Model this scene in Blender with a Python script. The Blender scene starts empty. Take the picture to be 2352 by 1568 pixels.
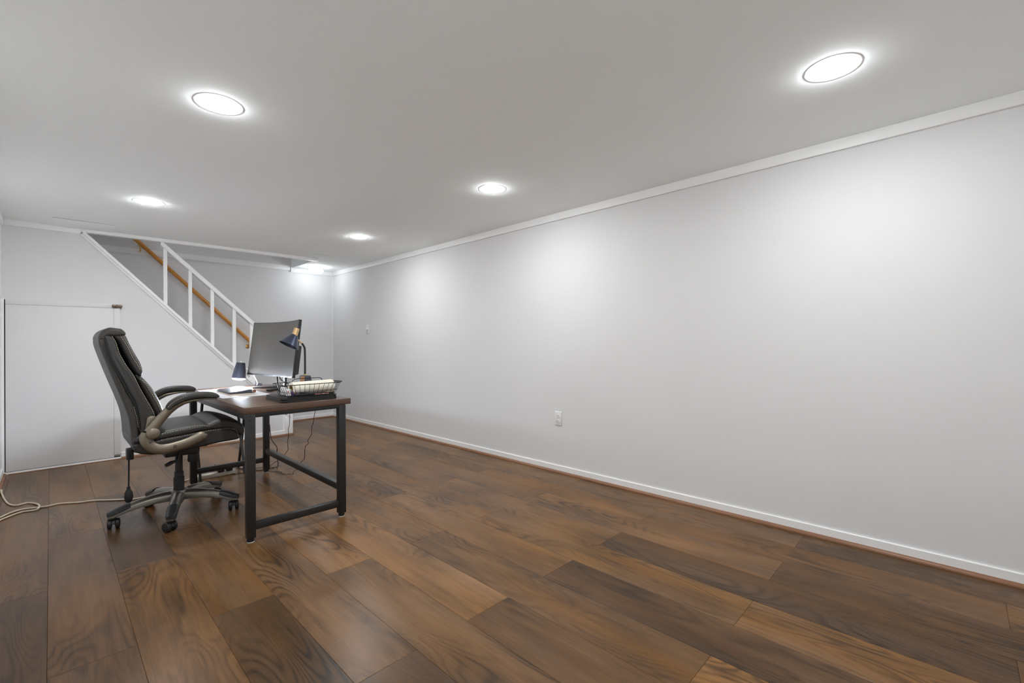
import bpy, bmesh, math, random
from mathutils import Vector, Matrix
random.seed(7)
S = bpy.context.scene
C = S.collection
V = Vector

# ------------------------------------------------------------------ camera
CAM_H = 1.06
F_PX, YAW, PITCH, ROLL = 1039.53, 0.795126, 0.0035897, -0.0071585
_cy, _sy, _cp, _sp = math.cos(YAW), math.sin(YAW), math.cos(PITCH), math.sin(PITCH)
_fw = V((_sy*_cp, _cy*_cp, _sp)); _rt = V((_cy, -_sy, 0)); _up = _rt.cross(_fw)
_c, _s = math.cos(ROLL), math.sin(ROLL)
RT = _c*_rt + _s*_up
UP = -_s*_rt + _c*_up
FW = _fw
cam = bpy.data.cameras.new('camera')
cam.sensor_fit = 'HORIZONTAL'; cam.sensor_width = 36.0; cam.lens = 36.0*F_PX/2352.0
cam.clip_start = 0.02
camo = bpy.data.objects.new('camera', cam); C.objects.link(camo)
camo.matrix_world = Matrix(((RT.x, UP.x, -FW.x, 0), (RT.y, UP.y, -FW.y, 0), (RT.z, UP.z, -FW.z, CAM_H), (0, 0, 0, 1)))
S.camera = camo

# ------------------------------------------------------------------ world, exposure, lamp strengths
w = bpy.data.worlds.new('world'); S.world = w; w.use_nodes = True
w.node_tree.nodes['Background'].inputs[0].default_value = (0.5, 0.5, 0.5, 1)
w.node_tree.nodes['Background'].inputs[1].default_value = 0.3
S.view_settings.view_transform = 'Standard'
S.view_settings.look = 'None'
S.view_settings.gamma = 1.0
S.view_settings.use_curve_mapping = False
S.view_settings.exposure = 1.45
S.cycles.max_bounces = 24
S.cycles.diffuse_bounces = 16
DOWNLIGHT = 150.0    # emission strength of each recessed lens
RING = 7.0           # glow put into the reflector ring, in place of caught lens light
DOME = 6.0
SHAFT_FILL = 3.0  # strength of the added, unseen light over the stair opening
DESK_LED = 380.0

# ------------------------------------------------------------------ pixel helpers (a pixel gives a direction; the plane gives the distance)
def ray(px, py):
    return RT*((px-1176)/F_PX) - UP*((py-784)/F_PX) + FW
def onz(px, py, z):
    d = ray(px, py); t = (z-CAM_H)/d.z; return V((d.x*t, d.y*t, z))
def ony(px, py, Y):
    d = ray(px, py); t = Y/d.y; return V((d.x*t, Y, CAM_H+d.z*t))
def onx(px, py, X):
    d = ray(px, py); t = X/d.x; return V((X, d.y*t, CAM_H+d.z*t))

# ------------------------------------------------------------------ materials
MATS = {}
def new_mat(name):
    m = bpy.data.materials.new(name); m.use_nodes = True; MATS[name] = m
    return m, m.node_tree.nodes, m.node_tree.links
def setp(b, **k):
    for a, v in k.items():
        b.inputs[a.replace('_', ' ')].default_value = v
def mat(name, col, rough=0.5, metal=0.0, noise=0.05, nscale=30.0, bump=0.0, bscale=200.0, coat=0.0, spec=0.5, stretch=None, sheen=0.0):
    m, n, l = new_mat(name); b = n['Principled BSDF']
    setp(b, Roughness=rough, Metallic=metal)
    b.inputs['Specular IOR Level'].default_value = spec
    if coat: b.inputs['Coat Weight'].default_value = coat; b.inputs['Coat Roughness'].default_value = 0.15
    tc = n.new('ShaderNodeTexCoord'); mp = n.new('ShaderNodeMapping'); l.new(tc.outputs['Object'], mp.inputs['Vector'])
    if stretch: mp.inputs['Scale'].default_value = stretch
    nz = n.new('ShaderNodeTexNoise'); nz.inputs['Scale'].default_value = nscale; nz.inputs['Detail'].default_value = 3
    l.new(mp.outputs[0], nz.inputs['Vector'])
    mx = n.new('ShaderNodeMix'); mx.data_type = 'RGBA'
    mx.inputs['A'].default_value = (*[c*(1-noise) for c in col], 1); mx.inputs['B'].default_value = (*[min(1, c*(1+noise)) for c in col], 1)
    l.new(nz.outputs['Fac'], mx.inputs['Factor']); l.new(mx.outputs['Result'], b.inputs['Base Color'])
    if bump:
        n2 = n.new('ShaderNodeTexNoise'); n2.inputs['Scale'].default_value = bscale; n2.inputs['Detail'].default_value = 2
        l.new(mp.outputs[0], n2.inputs['Vector'])
        bp = n.new('ShaderNodeBump'); bp.inputs['Strength'].default_value = bump; bp.inputs['Distance'].default_value = 0.002
        l.new(n2.outputs['Fac'], bp.inputs['Height']); l.new(bp.outputs[0], b.inputs['Normal'])
    return m
def emit(name, col, strength):
    m, n, l = new_mat(name); b = n['Principled BSDF']
    setp(b, Base_Color=(0.9, 0.9, 0.9, 1), Roughness=0.4)
    b.inputs['Emission Color'].default_value = (*col, 1); b.inputs['Emission Strength'].default_value = strength
    return m

mat('wall_paint', (0.755, 0.755, 0.76), 0.75, noise=0.01, nscale=3, bump=0.06, bscale=260, spec=0.3)
mat('white_wall_paint', (0.90, 0.905, 0.91), 0.75, noise=0.01, nscale=3, bump=0.06, bscale=260, spec=0.3)
mat('ceiling_paint', (0.94, 0.97, 0.97), 0.85, noise=0.012, nscale=4, bump=0.05, bscale=200, spec=0.2)
mat('trim_paint', (0.90, 0.90, 0.90), 0.42, noise=0.01, nscale=8)
mat('door_paint', (0.74, 0.74, 0.74), 0.5, noise=0.015, nscale=10, bump=0.08, bscale=120)
mat('dark_gap', (0.05, 0.04, 0.035), 0.9)
mat('gap_grey', (0.20, 0.18, 0.16), 0.8)
mat('subfloor', (0.16, 0.10, 0.06), 0.8)
mat('shoe_wood', (0.25, 0.115, 0.055), 0.4, noise=0.35, nscale=6, stretch=(14, 1.2, 14))
mat('rail_wood', (0.58, 0.235, 0.03), 0.3, noise=0.2, nscale=20, stretch=(3, 10, 10), coat=0.4)
mat('brass', (0.62, 0.38, 0.12), 0.3, 1.0)
mat('bronze', (0.16, 0.12, 0.09), 0.35, 0.8)
mat('leather', (0.030, 0.028, 0.026), 0.42, noise=0.2, nscale=14, bump=0.25, bscale=420, spec=0.55)
mat('leather_rear', (0.042, 0.038, 0.034), 0.5, noise=0.15, nscale=14, bump=0.2, bscale=420, spec=0.5)
mat('thread', (0.55, 0.49, 0.36), 0.7)
mat('champagne', (0.27, 0.235, 0.18), 0.36, 0.75, noise=0.06, nscale=60)
mat('pewter', (0.20, 0.185, 0.16), 0.28, 0.8, noise=0.06, nscale=40)
mat('black_plastic', (0.016, 0.016, 0.017), 0.45, noise=0.15, nscale=40)
mat('black_rubber', (0.012, 0.012, 0.012), 0.7)
mat('black_steel', (0.016, 0.0155, 0.015), 0.42, noise=0.12, nscale=90, bump=0.12, bscale=900)
mat('white_plastic', (0.80, 0.80, 0.79), 0.4)
mat('ivory_plastic', (0.66, 0.62, 0.52), 0.45)
mat('cord_beige', (0.66, 0.58, 0.46), 0.5)
mat('cord_black', (0.012, 0.012, 0.012), 0.5)
mat('socket_dark', (0.10, 0.085, 0.075), 0.6)
mat('screen', (0.078, 0.071, 0.060), 0.62, noise=0.02, spec=0.7)  # warm grey base colour stands in for the room reflected in it
mat('bezel', (0.02, 0.02, 0.022), 0.35)
mat('logo_grey', (0.45, 0.45, 0.45), 0.4)
mat('navy', (0.05, 0.06, 0.10), 0.3, 0.65, coat=0.3)
mat('gold', (0.75, 0.52, 0.28), 0.3, 0.9)
mat('slate_blue', (0.038, 0.043, 0.062), 0.4, 0.2)
mat('chrome', (0.75, 0.75, 0.77), 0.15, 1.0)
mat('tan_panel', (0.42, 0.20, 0.08), 0.5, noise=0.2)
mat('mat_white', (0.78, 0.78, 0.82), 0.5)
mat('kraft', (0.55, 0.47, 0.38), 0.7)
mat('key_grey', (0.055, 0.06, 0.075), 0.35)
mat('paper_roll', (0.86, 0.82, 0.70), 0.85, bump=0.5, bscale=90)
mat('cardboard', (0.36, 0.25, 0.12), 0.8)
mat('wire', (0.02, 0.018, 0.016), 0.4, 0.5)
mat('folio', (0.012, 0.012, 0.012), 0.3, bump=0.2, bscale=300)
mat('purple_card', (0.07, 0.035, 0.16), 0.5)
mat('red_ink', (0.6, 0.04, 0.05), 0.5)
mat('pink_card', (0.65, 0.30, 0.26), 0.6)
mat('carpet_tread', (0.34, 0.33, 0.32), 0.9, bump=0.4, bscale=300)
emit('lens_glow', (0.95, 0.985, 1.0), DOWNLIGHT)
emit('rim_glow', (0.95, 0.985, 1.0), RING)
emit('dome_glow', (0.93, 0.985, 1.03), DOME)
emit('shaft_fill_glow', (0.96, 0.985, 1.0), SHAFT_FILL)
emit('led_glow', (0.80, 0.87, 1.0), DESK_LED)

def walnut():
    m, n, l = new_mat('walnut'); b = n['Principled BSDF']; setp(b, Roughness=0.3)
    tc = n.new('ShaderNodeTexCoord'); mp = n.new('ShaderNodeMapping'); l.new(tc.outputs['Object'], mp.inputs['Vector'])
    mp.inputs['Scale'].default_value = (2.5, 2.5, 420)
    nz = n.new('ShaderNodeTexNoise'); nz.inputs['Scale'].default_value = 1; nz.inputs['Detail'].default_value = 3; l.new(mp.outputs[0], nz.inputs['Vector'])
    mp2 = n.new('ShaderNodeMapping'); mp2.inputs['Scale'].default_value = (110, 2.0, 0.0); l.new(tc.outputs['Object'], mp2.inputs['Vector'])
    nz2 = n.new('ShaderNodeTexNoise'); nz2.inputs['Scale'].default_value = 1; nz2.inputs['Detail'].default_value = 4; l.new(mp2.outputs[0], nz2.inputs['Vector'])
    ge = n.new('ShaderNodeNewGeometry'); sx = n.new('ShaderNodeSeparateXYZ'); l.new(ge.outputs['Normal'], sx.inputs[0])
    ab = n.new('ShaderNodeMath'); ab.operation = 'ABSOLUTE'; l.new(sx.outputs['Z'], ab.inputs[0])
    mf = n.new('ShaderNodeMix'); l.new(ab.outputs[0], mf.inputs['Factor']); l.new(nz.outputs['Fac'], mf.inputs['A']); l.new(nz2.outputs['Fac'], mf.inputs['B'])
    cr = n.new('ShaderNodeValToRGB'); l.new(mf.outputs['Result'], cr.inputs[0])
    cr.color_ramp.elements[0].position = 0.3; cr.color_ramp.elements[0].color = (0.058, 0.032, 0.021, 1)
    cr.color_ramp.elements[1].position = 0.72; cr.color_ramp.elements[1].color = (0.15, 0.087, 0.058, 1)
    l.new(cr.outputs[0], b.inputs['Base Color'])
walnut()

def plank_material():
    m, n, l = new_mat('laminate'); b = n['Principled BSDF']
    def math_(op, a, bb=None, c=None):
        q = n.new('ShaderNodeMath'); q.operation = op
        for i, v in enumerate((a, bb, c)):
            if v is None: continue
            if isinstance(v, (int, float)): q.inputs[i].default_value = v
            else: l.new(v, q.inputs[i])
        return q.outputs[0]
    oi = n.new('ShaderNodeObjectInfo'); tc = n.new('ShaderNodeTexCoord')
    cmb = n.new('ShaderNodeCombineXYZ')
    l.new(math_('MULTIPLY', oi.outputs['Random'], 37.0), cmb.inputs[0]); l.new(math_('MULTIPLY', oi.outputs['Random'], 91.0), cmb.inputs[1])
    add = n.new('ShaderNodeVectorMath'); add.operation = 'ADD'; l.new(tc.outputs['Object'], add.inputs[0]); l.new(cmb.outputs[0], add.inputs[1])
    def noise(scale, detail=2.0, rough=0.5, dist=0.0):
        mp = n.new('ShaderNodeMapping'); mp.inputs['Scale'].default_value = scale; l.new(add.outputs[0], mp.inputs['Vector'])
        q = n.new('ShaderNodeTexNoise'); q.inputs['Scale'].default_value = 1; q.inputs['Detail'].default_value = detail
        q.inputs['Roughness'].default_value = rough; q.inputs['Distortion'].default_value = dist
        l.new(mp.outputs[0], q.inputs['Vector']); return q.outputs['Fac']
    # contours of a smooth field make cathedral figure, rings close around knots
    fld = noise((6.5, 1.35, 1), 1.2, 0.35, 0.35)
    rings = math_('SINE', math_('MULTIPLY', fld, 105.0))
    rings = math_('MULTIPLY_ADD', rings, 0.5, 0.5)
    rings = math_('POWER', rings, 2.2)
    mask = noise((4.0, 1.1, 1), 2.0)
    msk = n.new('ShaderNodeMapRange'); msk.inputs['From Min'].default_value = 0.42; msk.inputs['From Max'].default_value = 0.62; l.new(mask, msk.inputs['Value'])
    ringm = math_('MULTIPLY', rings, msk.outputs[0])
    fine = noise((210, 5.5, 1), 3.0, 0.6)
    mid = noise((42, 1.6, 1), 3.0, 0.6)
    blot = noise((5.5, 1.5, 1), 2.5, 0.55)
    warm = noise((7, 1.0, 1), 1.5)
    # brightness
    v = math_('ADD', math_('MULTIPLY', math_('SUBTRACT', blot, 0.5), 1.75), 1.0)
    v = math_('ADD', v, math_('MULTIPLY', math_('SUBTRACT', mid, 0.5), 0.75))
    v = math_('ADD', v, math_('MULTIPLY', math_('SUBTRACT', fine, 0.5), 0.9))
    v = math_('SUBTRACT', v, math_('MULTIPLY', ringm, 0.5))
    # knots
    mpk = n.new('ShaderNodeMapping'); mpk.inputs['Scale'].default_value = (5.2, 1.9, 1); l.new(add.outputs[0], mpk.inputs['Vector'])
    vo = n.new('ShaderNodeTexVoronoi'); vo.inputs['Scale'].default_value = 1.0; vo.inputs['Randomness'].default_value = 1.0; l.new(mpk.outputs[0], vo.inputs['Vector'])
    dk = math_('ADD', vo.outputs['Distance'], math_('MULTIPLY', math_('SUBTRACT', mid, 0.5), 0.10))
    kr = n.new('ShaderNodeMapRange'); kr.inputs['From Min'].default_value = 0.03; kr.inputs['From Max'].default_value = 0.14
    kr.inputs['To Min'].default_value = 0.5; kr.inputs['To Max'].default_value = 0.0; l.new(dk, kr.inputs['Value'])
    v = math_('SUBTRACT', v, kr.outputs[0])
    v = math_('MAXIMUM', v, 0.22)
    v = math_('MINIMUM', v, 1.75)
    sc = n.new('ShaderNodeVectorMath'); sc.operation = 'SCALE'; l.new(oi.outputs['Color'], sc.inputs[0]); l.new(v, sc.inputs['Scale'])
    hs = n.new('ShaderNodeHueSaturation'); l.new(sc.outputs[0], hs.inputs['Color'])
    l.new(math_('MULTIPLY_ADD', warm, 0.5, 0.75), hs.inputs['Saturation'])
    l.new(hs.outputs[0], b.inputs['Base Color'])
    l.new(math_('MULTIPLY_ADD', fine, 0.10, 0.26), b.inputs['Roughness'])
    b.inputs['Specular IOR Level'].default_value = 0.25
    bp = n.new('ShaderNodeBump'); bp.inputs['Strength'].default_value = 0.12; bp.inputs['Distance'].default_value = 0.001
    l.new(fine, bp.inputs['Height']); l.new(bp.outputs[0], b.inputs['Normal'])
plank_material()

# ------------------------------------------------------------------ object helpers
ORG = {}
def link(name, me, m, parent=None, org=None):
    """one mesh object; vertices are given in world space and moved to the origin of the thing"""
    if parent is not None: org = ORG[parent.name]
    elif org is None:
        xs = [v.co for v in me.vertices]
        org = V((sum(c.x for c in xs)/len(xs), sum(c.y for c in xs)/len(xs), min(c.z for c in xs)))
    org = V(org)
    me.transform(Matrix.Translation(-org))
    me.materials.clear(); me.materials.append(MATS[m])
    o = bpy.data.objects.new(name, me); C.objects.link(o)
    if parent is not None: o.parent = parent
    else: o.location = org
    ORG[o.name] = org
    return o
def fin(bm, name, m, parent=None, smooth=False, org=None, auto=None):
    bmesh.ops.recalc_face_normals(bm, faces=bm.faces)
    me = bpy.data.meshes.new(name); bm.to_mesh(me); bm.free()
    if smooth or auto:
        for p in me.polygons: p.use_smooth = True
    if auto:
        me.set_sharp_from_angle(angle=math.radians(auto))
    return link(name, me, m, parent, org)
def thing(name, label, cat, loc, group=None):
    o = bpy.data.objects.new(name, None); C.objects.link(o); o.location = V(loc); o.empty_display_size = 0.05
    ORG[o.name] = V(loc); return tag(o, label, cat, group)
def tag(o, label, cat, group=None):
    o['label'] = label; o['category'] = cat
    if group: o['group'] = group
    return o
def struct(o):
    o['kind'] = 'structure'; return o
def bm_box(bm, x0, x1, y0, y1, z0, z1, bev=0.0, seg=2):
    r = bmesh.ops.create_cube(bm, size=1.0)
    for v in r['verts']:
        v.co = V((x0 if v.co.x < 0 else x1, y0 if v.co.y < 0 else y1, z0 if v.co.z < 0 else z1))
    if bev:
        es = list({e for v in r['verts'] for e in v.link_edges})
        bmesh.ops.bevel(bm, geom=es, offset=bev, segments=seg, affect='EDGES', profile=0.5)
def box(name, x0, x1, y0, y1, z0, z1, m, parent=None, bev=0.0, seg=2, org=None):
    bm = bmesh.new(); bm_box(bm, x0, x1, y0, y1, z0, z1, bev, seg)
    return fin(bm, name, m, parent, org=org, auto=40 if bev else None)
def spline(pts, n=8, closed=False):
    pts = [V(p) for p in pts]; out = []; N = len(pts)
    for i in range(N if closed else N-1):
        g = (lambda k: pts[k % N]) if closed else (lambda k: pts[max(0, min(N-1, k))])
        a, b, c, d = g(i-1), g(i), g(i+1), g(i+2)
        for j in range(n):
            t = j/n
            out.append(0.5*((2*b)+(c-a)*t+(2*a-5*b+4*c-d)*t*t+(3*b-a-3*c+d)*t**3))
    if not closed: out.append(pts[-1].copy())
    return out
def bm_tube(bm, pts, r, seg=8, closed=False, ry=None, up=None):
    """sweep a circle (or an ellipse r x ry with a fixed up axis); r may be a list"""
    pts = [V(p) for p in pts]; N = len(pts); rings = []; prev = None
    for i, p in enumerate(pts):
        if closed: t = pts[(i+1) % N]-pts[i-1]
        else: t = pts[min(i+1, N-1)]-pts[max(i-1, 0)]
        if t.length < 1e-9: t = V((0, 0, 1))
        t.normalize()
        if up is not None: a = V(up)
        elif prev is None: a = V((0, 0, 1)) if abs(t.z) < 0.9 else V((1, 0, 0))
        else: a = prev
        a = a-t*a.dot(t); a.normalize(); prev = a; bb = t.cross(a)
        ra = r[i] if isinstance(r, (list, tuple)) else r
        rb = ra if ry is None else (ry[i] if isinstance(ry, (list, tuple)) else ry)
        rings.append([bm.verts.new(p+a*(ra*math.cos(2*math.pi*k/seg))+bb*(rb*math.sin(2*math.pi*k/seg))) for k in range(seg)])
    for i in range(N if closed else N-1):
        A, B = rings[i], rings[(i+1) % N]
        for k in range(seg): bm.faces.new((A[k], A[(k+1) % seg], B[(k+1) % seg], B[k]))
    if not closed:
        bm.faces.new(rings[0][::-1]); bm.faces.new(rings[-1])
def tube(name, pts, r, m, parent=None, seg=8, closed=False, smooth_n=0, ry=None, up=None, org=None):
    if smooth_n: pts = spline(pts, smooth_n, closed)
    bm = bmesh.new(); bm_tube(bm, pts, r, seg, closed, ry, up)
    return fin(bm, name, m, parent, org=org, auto=50)
def bm_lathe(bm, prof, base, axis=(0, 0, 1), seg=24):
    """prof = [(radius, height along axis)]"""
    ax = V(axis).normalized(); a = ax.orthogonal().normalized(); b = ax.cross(a); base = V(base); rings = []
    for r, h in prof:
        if r < 1e-6: rings.append([bm.verts.new(base+ax*h)])
        else: rings.append([bm.verts.new(base+ax*h+a*(r*math.cos(2*math.pi*k/seg))+b*(r*math.sin(2*math.pi*k/seg))) for k in range(seg)])
    for A, B in zip(rings, rings[1:]):
        for k in range(seg):
            k2 = (k+1) % seg
            if len(A) == 1 and len(B) == 1: continue
            if len(A) == 1: bm.faces.new((A[0], B[k2], B[k]))
            elif len(B) == 1: bm.faces.new((A[k], A[k2], B[0]))
            else: bm.faces.new((A[k], A[k2], B[k2], B[k]))
def lathe(name, prof, base, m, parent=None, axis=(0, 0, 1), seg=24, org=None, auto=35):
    bm = bmesh.new(); bm_lathe(bm, prof, base, axis, seg)
    return fin(bm, name, m, parent, org=org, auto=auto)
def prism(name, poly, axis, a0, a1, m, parent=None, bev=0.0, org=None):
    """polygon of 2-D points extruded along 'x','y' or 'z' from a0 to a1"""
    bm = bmesh.new()
    def P3(u, v, a): return V((a, u, v)) if axis == 'x' else V((u, a, v)) if axis == 'y' else V((u, v, a))
    A = [bm.verts.new(P3(u, v, a0)) for u, v in poly]; B = [bm.verts.new(P3(u, v, a1)) for u, v in poly]; n = len(poly)
    bm.faces.new(A[::-1]); bm.faces.new(B)
    for i in range(n): bm.faces.new((A[i], A[(i+1) % n], B[(i+1) % n], B[i]))
    if bev: bmesh.ops.bevel(bm, geom=list(bm.edges), offset=bev, segments=2, affect='EDGES', profile=0.5)
    return fin(bm, name, m, parent, org=org, auto=40 if bev else None)
def puff(name, poly, yc, hw, r, m, parent, n=5, bulge=0.0, ny=6, taper=None):
    """upholstered body: closed x-z outline carried across y from yc-hw to yc+hw with rolled edges"""
    pts = [V((p[0], 0, p[1])) for p in poly]
    pts = spline(pts, n, True)
    area = sum(pts[i].x*pts[(i+1) % len(pts)].z-pts[(i+1) % len(pts)].x*pts[i].z for i in range(len(pts)))
    if area < 0: pts.reverse()
    N = len(pts); nor = []
    for i in range(N):
        t = (pts[(i+1) % N]-pts[i-1]).normalized(); nor.append(V((-t.z, 0, t.x)))   # inward for ccw outline
    def room(i):      # free depth behind outline point i, so thin bodies do not fold through themselves
        o, d = pts[i], nor[i]; best = 1e9
        for j in range(N):
            a, b = pts[j], pts[(j+1) % N]
            if j == i or (j+1) % N == i: continue
            e = b-a; den = d.x*e.z-d.z*e.x
            if abs(den) < 1e-12: continue
            q = a-o; t = (q.x*e.z-q.z*e.x)/den; u = (q.x*d.z-q.z*d.x)/den
            if t > 1e-4 and -1e-6 <= u <= 1+1e-6: best = min(best, t)
        return best
    def bend(i):      # radius of curvature of the outline at point i (convex bends only)
        k = 2; a, b, c = pts[i-k], pts[i], pts[(i+k) % N]
        e, f = b-a, c-b; L = 0.5*(e.length+f.length)
        th = math.atan2(e.x*f.z-e.z*f.x, e.x*f.x+e.z*f.z)
        return L/th if th > 1e-3 else 1e9
    lim = [min(1.0, 0.38*room(i)/max(r, 1e-6), 0.6*bend(i)/max(r, 1e-6)) for i in range(N)]
    for _ in range(10): lim = [min(lim[i], 0.5*lim[i]+0.25*(lim[i-1]+lim[(i+1) % N])) for i in range(N)]
    def crossings():
        Q = [p+q*(r*lm) for p, q, lm in zip(pts, nor, lim)]; out = []
        cr = lambda u, v, w_: (v.x-u.x)*(w_.z-u.z)-(v.z-u.z)*(w_.x-u.x)
        for i in range(N):
            a, b = Q[i], Q[(i+1) % N]
            for j in range(i+2, N):
                if i == 0 and j == N-1: continue
                p, q = Q[j], Q[(j+1) % N]
                if cr(a, b, p)*cr(a, b, q) < 0 and cr(p, q, a)*cr(p, q, b) < 0: out.append((i, j))
        return out
    for _ in range(14):
        X = crossings()
        if not X: break
        for i, j in X:
            for c0_ in (i, j):
                for k in range(-4, 6): lim[(c0_+k) % N] *= 0.75
    st = []
    for k in range(6):
        th = math.pi/2*k/5; st.append((-(hw-r+r*math.cos(th)) if False else -(hw-r)-r*math.cos(th), r*(1-math.sin(th))))
    ys = st + [(-(hw-r)+2*(hw-r)*j/ny, 0.0) for j in range(1, ny)] + [(-a, b) for a, b in reversed(st)]
    bm = bmesh.new(); rings = []
    for y, ins in ys:
        ring = []
        for p, q, lm in zip(pts, nor, lim):
            c = p+q*(ins*lm-bulge*(1-(y/hw)**2))
            sc = taper(c.z) if taper else 1.0
            ring.append(bm.verts.new((c.x, yc+y*sc, c.z)))
        rings.append(ring)
    for A, B in zip(rings, rings[1:]):
        for k in range(N): bm.faces.new((A[k], A[(k+1) % N], B[(k+1) % N], B[k]))
    caps = [bm.faces.new(rings[0][::-1]), bm.faces.new(rings[-1])]
    bmesh.ops.recalc_face_normals(bm, faces=bm.faces)
    tri = bmesh.ops.triangulate(bm, faces=caps, ngon_method='EAR_CLIP')['faces']
    for f in bm.faces: f.smooth = True
    for f in tri: f.smooth = False
    me = bpy.data.meshes.new(name); bm.to_mesh(me); bm.free()
    return link(name, me, m, parent)
def stitches(name, paths, m, parent, r=0.0012, dash=0.008, gap=0.004):
    bm = bmesh.new()
    for pts in paths:
        pts = spline(pts, 90); L = 0.0; seg = []
        for a, b in zip(pts, pts[1:]):
            ph = L % (dash+gap); L += (b-a).length
            if ph < dash: seg.append(b if seg else a); 
            if seg and ph >= dash:
                if len(seg) > 1: bm_tube(bm, [seg[0], seg[-1]], r, 4)
                seg = []
        if len(seg) > 1: bm_tube(bm, seg, r, 4)
    if not bm.faces: bm_tube(bm, paths[0], r, 4)
    return fin(bm, name, m, parent)
def copy_tree(o, parent=None, loc=None):
    c = o.copy(); C.objects.link(c); c.parent = parent
    if loc is not None: c.location = V(loc)
    for ch in o.children: copy_tree(ch, c)
    return c

# ------------------------------------------------------------------ the room
XL, XR, YB, YD, Y0, H = -0.285, 2.916, 6.56, 5.63, -1.0, 2.12
XO = 2.335          # right end of the stair opening
ZS = 3.1            # top of the stair shaft
T = 0.12
floor = struct(box('floor', XL-T, XR+T, Y0-T, YB+T, -0.15, -0.010, 'subfloor', org=(1.3, 3, -0.010)))
# planks: 224.5 mm wide, 1478 mm long, end joints staggered by half
PW, PL, PX0 = 0.2245, 1.478, -0.011
tone = {  # srgb look of single planks, (row, n): even rows start at 0.600+n*PL, odd rows at -0.135+n*PL
 (-1, 1): (78, 60, 49), (-1, 2): (112, 84, 63), (-1, 3): (108, 82, 64),
 (0, 0): (92, 71, 55), (0, 1): (108, 83, 61), (0, 2): (121, 92, 70), (0, 3): (104, 82, 66),
 (1, 1): (117, 88, 60), (1, 2): (85, 66, 54), (1, 3): (122, 94, 70),
 (2, 0): (86, 70, 55), (2, 1): (118, 90, 63), (2, 2): (112, 88, 66),
 (3, 0): (84, 68, 54), (3, 1): (118, 94, 70), (3, 2): (116, 92, 68),
 (4, 0): (112, 90, 67), (4, 1): (148, 116, 82), (4, 2): (120, 96, 72),
 (5, 0): (104, 82, 58), (5, 1): (140, 110, 76), (5, 2): (126, 100, 74), (5, 3): (132, 104, 74),
 (6, -1): (146, 110, 66), (6, 0): (106, 85, 62), (6, 1): (122, 98, 72), (6, 2): (128, 100, 72),
 (7, 0): (90, 69, 51), (7, 1): (128, 100, 70), (7, 2): (120, 96, 70),
 (8, -1): (142, 105, 64), (8, 0): (124, 97, 66), (8, 1): (128, 101, 70), (8, 2): (124, 97, 70),
 (9, 0): (88, 68, 50), (9, 1): (124, 99, 69), (9, 2): (112, 90, 66), (9, 3): (128, 100, 70),
 (10, -1): (94, 72, 51), (10, 0): (132, 99, 64), (10, 1): (122, 97, 68), (10, 2): (116, 94, 68),
 (11, -1): (124, 92, 56), (11, 0): (124, 90, 56), (11, 1): (126, 98, 66), (11, 2): (108, 88, 63), (11, 3): (130, 100, 66),
 (12, -1): (98, 77, 52), (12, 0): (118, 91, 60), (12, 1): (124, 98, 66), (12, 2): (126, 99, 68),
}
def lin0(c): return tuple(((v/255)/12.92 if v/255 <= 0.04045 else ((v/255+0.055)/1.055)**2.4) for v in c)
def lin(c):
    v = lin0(c); g = (0.3*v[0]+0.59*v[1]+0.11*v[2])
    g = 0.088*(g/0.088)**0.82                     # planks differ a little less than their photographed look
    base = (1.68*g, 0.80*g, 0.26*g)
    k = g/(0.3*v[0]+0.59*v[1]+0.11*v[2])
    return tuple(0.8*a+0.2*b*k for a, b in zip(base, v))
PLANK_GAIN = 0.78
plank_mesh = {}
def plank(x0, x1, y0, y1, col):
    wdt, ln = round(x1-x0, 4), round(y1-y0, 4)
    if (wdt, ln) not in plank_mesh:
        bm = bmesh.new(); g = 0.0002
        bm_box(bm, -wdt/2+g, wdt/2-g, -ln/2+g, ln/2-g, 0.0, 0.010, 0.0010, 1)
        me = bpy.data.meshes.new('plank'); bmesh.ops.recalc_face_normals(bm, faces=bm.faces); bm.to_mesh(me); bm.free()
        me.materials.append(MATS['laminate']); plank_mesh[(wdt, ln)] = me
    o = bpy.data.objects.new('plank', plank_mesh[(wdt, ln)]); C.objects.link(o); o.parent = floor
    o.location = V(((x0+x1)/2-1.3, (y0+y1)/2-3, 0.0))
    o.color = (*[v*PLANK_GAIN for v in lin(col)], 1)
rp = random.Random(3)
for k in range(-2, 14):
    x0, x1 = max(PX0+PW*k, XL), min(PX0+PW*(k+1), XR)
    if x1-x0 < 0.01: continue
    base = 0.600 if k % 2 == 0 else -0.135
    for n in range(-2, 5):
        y0, y1 = max(base+n*PL, Y0), min(base+(n+1)*PL, YB)
        if y1-y0 < 0.02: continue
        c = tone.get((k, n)) or rp.choice([(112, 87, 62), (122, 95, 68), (100, 78, 58), (130, 101, 70)])
        plank(x0, x1, y0, y1, c)

struct(box('wall_right', XR, XR+T, Y0-T, YB+T, -0.15, H+0.12, 'wall_paint'))
struct(box('wall_back', XL-T, XR, YB, YB+T, -0.15, ZS, 'wall_paint'))
struct(box('wall_left', XL-T, XL, Y0-T, YB, -0.15, ZS, 'white_wall_paint'))
struct(box('wall_rear', XL, XR, Y0-T, Y0, -0.15, H+0.12, 'white_wall_paint'))
# ceiling with the stair opening cut out of it
bm = bmesh.new()
YO = 5.665
bm_box(bm, XL-T*0, XR, Y0, YO, H, H+0.12)
bm_box(bm, XO, XR, YO, YB, H, H+0.12)
struct(fin(bm, 'ceiling', 'ceiling_paint'))
struct(box('wall_shaft_side', XO, XO+0.1, YO-0.09, YB, H+0.1205, ZS, 'wall_paint'))
struct(box('wall_shaft_front', XL, XO, YO-0.09, YO, H+0.1205, ZS, 'wall_paint'))
struct(box('ceiling_shaft', XL, XO+0.1, YO-0.09, YB+T, ZS, ZS+0.1, 'ceiling_paint'))
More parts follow.
